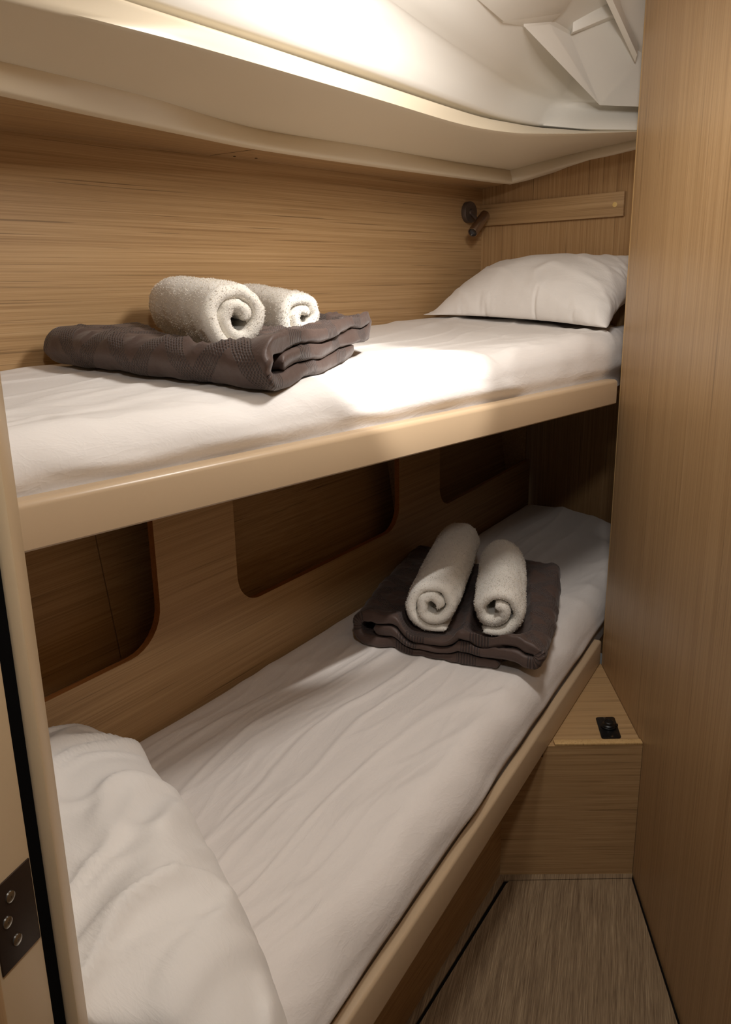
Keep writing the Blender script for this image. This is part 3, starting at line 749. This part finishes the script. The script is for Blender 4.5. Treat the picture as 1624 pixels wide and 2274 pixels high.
def towel(label, near, far, R, turns, th, seed, flat=.86, ax=1.0, az=1.0, ph=-90, tufts=15000, hem_side=1, hem=.03):
    FOOT.append((near, far, R * ax * .56, R * flat * az + .004))
    t_ = thing('rolled_towel', (near + far) / 2 - Vector((0, 0, R)), label, 'towel')
    axis = far - near; ln = axis.length; axd = axis.normalized(); sdv = Vector((axd.y, -axd.x, 0)).normalized(); upd = sdv.cross(axd)
    n = int(turns * 46); L = []
    for k in range(n + 1):
        a = math.radians(ph) + hem_side * 2 * math.pi * turns * k / n
        r = (R - th / 2) * (1 - .80 * k / n)
        r *= 1 + (.05 + .22 * k / n) * noise.noise(Vector((math.cos(a) * 1.2, math.sin(a) * 1.2, seed + k / n * 2.5)), noise_basis='PERLIN_NEW')
        x, z = r * math.cos(a) * ax, r * math.sin(a) * az
        L.append((x, z))
    lim = -R * flat * az
    def fn(x, z, t, s, sd):
        if z < lim: z = lim + (z - lim) * .15
        k = s / (2 * math.pi * R)
        te = t
        shift = .022 * noise.noise(Vector((k * 3.1, seed, t * .5)), noise_basis='PERLIN_NEW') 
        g = 1 + .035 * fb(t * 3, seed + 1.3, math.atan2(z, x), 2) - .05 * (max(0, 2 * abs(t - .5) - .75) / .25) ** 2
        w = .0022 * fb(x * 40, z * 40, t * ln * 40 + seed, 2)
        p = near + axd * (te * ln + shift) + sdv * (x * g + w) + upd * (z * (g if z > 0 else 1) + w)
        return p
    V, Fc, UV, tg = ribbon(L, th, 46, fn, th / 2 / ln * .9)
    o = mk('terry_cloth', V, Fc, terry, t_, smooth=True, sharp=math.radians(180))
    # pile: short loops standing out of the outer turn and the two ends
    rnd = random.Random(seed); per = n / turns
    cand = [i for i, (a, k) in enumerate(tg) if (a in 'LR' and k < per * 1.15) or a in 'CE']
    VV = np.array([tuple(v) for v in V]); fa = np.array([Fc[i][:4] for i in cand])
    A, B, C_, D_ = (VV[fa[:, k]] for k in range(4))
    nrm = np.cross(C_ - A, D_ - B); ar = np.linalg.norm(nrm, axis=1); nrm = nrm / np.maximum(ar[:, None], 1e-12)
    rs = np.random.RandomState(seed); pick = rs.choice(len(cand), tufts, p=ar / ar.sum())
    a_, b_ = rs.rand(tufts, 1), rs.rand(tufts, 1)
    P0 = (A[pick] * (1 - a_) + B[pick] * a_) * (1 - b_) + (D_[pick] * (1 - a_) + C_[pick] * a_) * b_
    # outward direction: face normal oriented away from the layer (mesh normals are consistent, check against neighbours by sign of first build)
    N = nrm[pick]
    tgk = [tg[cand[i]][0] for i in pick]
    cen = np.array(tuple(near)); axn = np.array(tuple(axd))
    rel = P0 - cen; rad = rel - (rel @ axn)[:, None] * axn
    outd = np.where(np.array([q == 'C' for q in tgk])[:, None], np.sign((rel @ axn) - ln / 2)[:, None] * axn, rad / np.maximum(np.linalg.norm(rad, axis=1)[:, None], 1e-9))
    sg = np.sign((N * outd).sum(1))[:, None]; sg[sg == 0] = 1
    N = N * sg
    jit = rs.normal(size=(tufts, 3)) * .55; Dv = N + jit; Dv /= np.linalg.norm(Dv, axis=1)[:, None]
    T = np.cross(Dv, rs.normal(size=(tufts, 3))); T /= np.linalg.norm(T, axis=1)[:, None]
    h = rs.uniform(.0016, .0034, (tufts, 1)); wd = rs.uniform(.0006, .0011, (tufts, 1))
    q0 = P0 - N * .0004; mid = P0 + Dv * h * .6
    quad = np.stack([q0, mid + T * wd, P0 + Dv * h, mid - T * wd], 1).reshape(-1, 3) - np.array(tuple(origin_of(t_)))
    me = bpy.data.meshes.new('terry_pile'); me.from_pydata(quad.tolist(), [], (np.arange(tufts)[:, None] * 4 + np.arange(4)).tolist())
    po = link_mesh('terry_pile', me, pile, t_); po['kind'] = 'stuff'
    # flat woven hem lying under the roll
    hz = near.z + lim * .98 + .0015
    rows = []
    for k in range(25):
        q = near + axis * (.01 + .98 * k / 24); b_e = R * .55 * ax * -hem_side * -1
        e0 = q + sdv * (-.2 * R * hem_side); e1 = q + sdv * ((R * .62 * ax + hem) * hem_side + .003 * math.sin(k * .9 + seed))
        zz = q.z - R * flat * az
        rows.append([Vector((e0.x, e0.y, zz + .001)), Vector((e1.x, e1.y, zz + .0005)), Vector((e1.x, e1.y, zz + .0035)), Vector((e0.x, e0.y, zz + .004))])
    loft('hem', rows, hem_m, t_)
    return t_
def B(x, y, z): return Vector((x, y, z))
# lower bunk
zl = LZ + .004
def press_l(x, y):
    return 1.02 - .22 * math.exp(-((x - .5) / .30) ** 2 - ((y - .42) / .40) ** 2) + .06 * math.exp(-((y - 1) / .2) ** 2)
ca, cb, cc, ce_ = B(-.028, 1.952, zl), B(.396, 1.728, zl), B(.560, 2.275, zl), B(.160, 2.500, zl)
zt_l = zl + .062
towel('larger pale rolled towel on the lower duvet, nearest the cut-out panel', B(.166, 1.900, zt_l + .064), B(.290, 2.375, zt_l + .074), .083, 1.9, .027, 11, ph=-60, flat=.80, hem_side=-1, hem=-.02)
towel('shorter pale rolled towel on the lower duvet, nearest the partition', B(.318, 1.868, zt_l + .060), B(.388, 2.235, zt_l + .066), .078, 1.6, .029, 23, ph=-120, ax=1.06, flat=.78, hem_side=1, hem=-.03)
duvet('l', 'dark brown quilted duvet folded into a square pad on the lower bunk', (ca, cb, cc, ce_), .46, .62, .013, .042, .072, .024, press_l, 3)
zt_l = zl + .062
# upper bunk
def uz(u, v, dz=0): return U(u, v, zm_up(u, v) + .003 + dz)
def press_u(x, y):
    return 1.0 - .24 * math.exp(-((x - .42) / .35) ** 2 - ((y - .55) / .40) ** 2)
towel('larger white rolled towel on the upper duvet, nearest the door post', U(.525, .205, 1.398), U(.684, .615, 1.416), .076, 1.9, .027, 31, ph=-60, flat=.86, hem_side=-1, hem=.012)
towel('smaller white rolled towel on the upper duvet, nearest the pillow', U(.822, .350, 1.386), U(.915, .635, 1.408), .065, 1.8, .024, 47, ph=-60, flat=.86, hem_side=-1, hem=.0, tufts=11000)
duvet('u', 'dark brown quilted duvet folded into a square pad on the upper bunk', (uz(.45, .040), uz(.95, .27), uz(.97, .655), uz(.395, .655)), .52, .60, .013, .040, .068, .024, press_u, 7)

# ------------------------------------------------------------------ pillows (two joined sheets inflated as cloth, then frozen and settled)
def inflate(w, h, nx, ny, frames, seed, pressure=12, S=5.0):
    v = []; f = []; top = {}; bot = {}; rnd = random.Random(seed)
    for j in range(ny + 1):
        for i in range(nx + 1):
            x, y = (i / nx - .5) * w, (j / ny - .5) * h
            rim = i in (0, nx) or j in (0, ny); dz = .012 * (1 - (2 * x / w) ** 2) * (1 - (2 * y / h) ** 2)
            n_ = .006 * fb(x * 9, y * 9, seed, 2)
            top[i, j] = len(v); v.append((x * S, y * S, S * (n_ + dz + (0 if rim else .004))))
            if rim: bot[i, j] = top[i, j]
            else: bot[i, j] = len(v); v.append((x * S, y * S, S * (n_ - dz - .004)))
    for j in range(ny):
        for i in range(nx):
            f.append([top[i, j], top[i + 1, j], top[i + 1, j + 1], top[i, j + 1]]); f.append([bot[i, j], bot[i, j + 1], bot[i + 1, j + 1], bot[i + 1, j]])
    me = bpy.data.meshes.new('pillow_blank'); me.from_pydata(v, [], f)
    o = bpy.data.objects.new('pillow_blank', me); COL.objects.link(o)
    md = o.modifiers.new('cloth', 'CLOTH'); st = md.settings
    st.quality = 6; st.mass = .15; st.tension_stiffness = 15; st.compression_stiffness = 15; st.shear_stiffness = 7; st.bending_stiffness = .15
    st.air_damping = 2; st.use_pressure = True; st.uniform_pressure_force = pressure; st.effector_weights.gravity = 0
    md.collision_settings.use_collision = False
    md.point_cache.frame_start = 1; md.point_cache.frame_end = frames
    for k in range(1, frames + 1): scene.frame_set(k)
    m2 = bpy.data.meshes.new_from_object(o.evaluated_get(bpy.context.evaluated_depsgraph_get()))
    pts = [Vector(q.co) / S for q in m2.vertices]
    bpy.data.objects.remove(o, do_unlink=True); scene.frame_set(1)
    c = sum(pts, Vector()) / len(pts)
    return [p - c for p in pts], f
def pillow(label, pts, faces, seams):
    o = mk('pillow', pts, faces, case_m, None, smooth=True, sharp=math.radians(180))
    tag(o, label, 'pillow')
    md = o.modifiers.new('sub', 'SUBSURF'); md.levels = 1; md.render_levels = 1
    return o
# upper pillow: leaning on the end wall
pts, fcs = inflate(.70, .50, 72, 52, 30, 3)
tilt = math.radians(19); ex = -N1; ey = D1 * math.cos(tilt) + Vector((0, 0, 1)) * math.sin(tilt); ez = ex.cross(ey)
def settle_u(p):
    z = p.z * (.72 if p.z > 0 else .48); z += .006 * fb(p.x * 6, p.y * 6, 2.2, 2)
    y = p.y * .98
    ax_, ay_ = 1 - min(1, abs(p.x) / .335), 1 - min(1, abs(p.y) / .235)
    pk = .010 * math.exp(-ay_ / .22) * max(0, ridged(p.x * 13 + y * 5, y * 3.5, 1.9, 2)) ** 3 + .010 * math.exp(-ax_ / .16) * max(0, ridged(y * 13 - p.x * 4, p.x * 3.5, 5.9, 2)) ** 3
    pk += .005 * max(0, ridged(p.x * 5 + y * 6, y * 3 - p.x * 2, 8.8, 2)) ** 5
    z += pk * (1 if p.z > 0 else -.5) * min(1, (ax_ + .02) * (ay_ + .02) * 60)
    z -= .018 * max(0, -y / .2) ** 2                      # front edge droops on to the sheet
    q = pc + ex * (p.x * .98) + ey * y + ez * z
    u = (q - A1).dot(D1); v = (q - A1).dot(N1)
    v = min(v, W1 - .008 - .02 * math.exp(-(W1 - v) * 30) if v < W1 + .2 else W1 - .01)
    lim = UE - .012
    if u > lim - .05: u = lim - .05 * math.exp(-(u - lim + .05) / .05)
    zmin = zm_up(u, min(W1, max(0, v))) + .013
    zz = q.z if q.z > zmin + .02 else zmin + .02 * math.exp((q.z - zmin - .02) / .02)
    return U(u, v, zz)
pc = U(1.890, .385, 1.412)
pillow('plump white pillow leaning on the end wall of the upper bunk', [settle_u(p) for p in pts], fcs, None)
# lower pillow: puffed up at the near end of the lower bunk against the door wall
pcl = Vector((-.455, .905, LZ + .012)); exl = Vector((.49, -.87, 0)).normalized(); eyl = Vector((.87, .49, 0)).normalized()
def soft_pillow(label, hx, hy, H, H2, seed):
    NX, NY = 150, 110; v = []; f = []; top = {}; bot = {}
    for j in range(NY + 1):
        for i in range(NX + 1):
            a, b = math.sin((i / NX - .5) * math.pi), math.sin((j / NY - .5) * math.pi)
            x, y = a, b
            # square to rounded square
            sx = x * math.sqrt(max(0, 1 - .22 * y * y)); sy = y * math.sqrt(max(0, 1 - .22 * x * x))
            e = max(abs(a), abs(b)); pr = (max(0, 1 - abs(a) ** 3.4) * max(0, 1 - abs(b) ** 3.4)) ** .5
            rim = i in (0, NX) or j in (0, NY)
            X, Y = sx * hx, sy * hy
            wf = 0
            # long soft folds falling towards the far seam and puckers along the rim
            q = X * 2.6 + .35 * fb(X * 3, Y * 3, seed, 2); g2 = Y * 1.2 - X * .3
            r1 = ridged(q * 2.0 + Y * 1.4, g2 * 1.6, seed + 3.3, 2); r2 = ridged(q * 3.2 - Y * 2.2, g2 * 2.4, seed + 9.1, 2)
            k1 = X * 6.5 + Y * 5.0 + .5 * fb(X * 3, Y * 3, seed + 2, 2); k2 = Y * 2.2 - X * 1.2
            wf += .016 * ridged(k1 * .8, k2, seed + 3.3, 1) ** 2 + .012 * ridged(k1 * 1.3 + Y * 3, k2 * 1.5, seed + 9.1, 1) ** 4 + .006 * ridged(k1 * 2.2, k2 * 2.5, seed + 19, 1) ** 4 + .012 * fb(X * 4, Y * 4, seed + 1, 2)
            ed = math.exp(-(1 - abs(b)) * hy / .05); wf += .006 * ed * fb(X * 30, Y * 8, seed + 5, 2)
            ed = math.exp(-(1 - abs(a)) * hx / .05); wf += .006 * ed * fb(Y * 30, X * 8, seed + 7, 2)
            rp = (1 - min(1, pr)) 
            top[i, j] = len(v); v.append((X, Y, H2 * .55 + H * pr + (0 if rim else wf * min(1, pr * 2.2))))
            if rim: bot[i, j] = top[i, j]
            else: bot[i, j] = len(v); v.append((X, Y, H2 * .55 - H2 * .55 * min(1, pr * 1.8)))
    for j in range(NY):
        for i in range(NX):
            f.append([top[i, j], top[i + 1, j], top[i + 1, j + 1], top[i, j + 1]]); f.append([bot[i, j], bot[i, j + 1], bot[i + 1, j + 1], bot[i + 1, j]])
    pts = []
    for X, Y, Z in v:
        q = pcl + exl * X + eyl * Y + Vector((0, 0, Z))
        d = (q - PA).dot(PN)
        if d > -.05: q -= PN * (d + .05 - .042 * (1 - math.exp(-(d + .05) / .042)))
        yl = .660 + (q.x + .3) * -.06
        if q.y < yl + .025: q.y = yl + .025 * math.exp((q.y - yl - .025) / .025)
        pts.append(q)
    o = mk('pillow', pts, f, case_m, None, smooth=True, sharp=math.radians(180))
    return tag(o, label, 'pillow')
soft_pillow('white pillow lying at the near end of the lower bunk beside the door post', .43, .258, .180, .05, 4.4)

# look-alikes share a group
for o in bpy.data.objects:
    if o.parent is None and o.get('category') in ('towel', 'duvet', 'pillow', 'mattress', 'bunk'):
        o['group'] = {'towel': 'rolled towels on the duvets', 'duvet': 'folded duvets on the bunks', 'pillow': 'pillows on the bunks', 'mattress': 'bunk mattresses', 'bunk': 'bunk frames'}[o['category']]
    if o.parent is None and o.name.startswith('dome_lamp'): o['group'] = 'ceiling lamps'
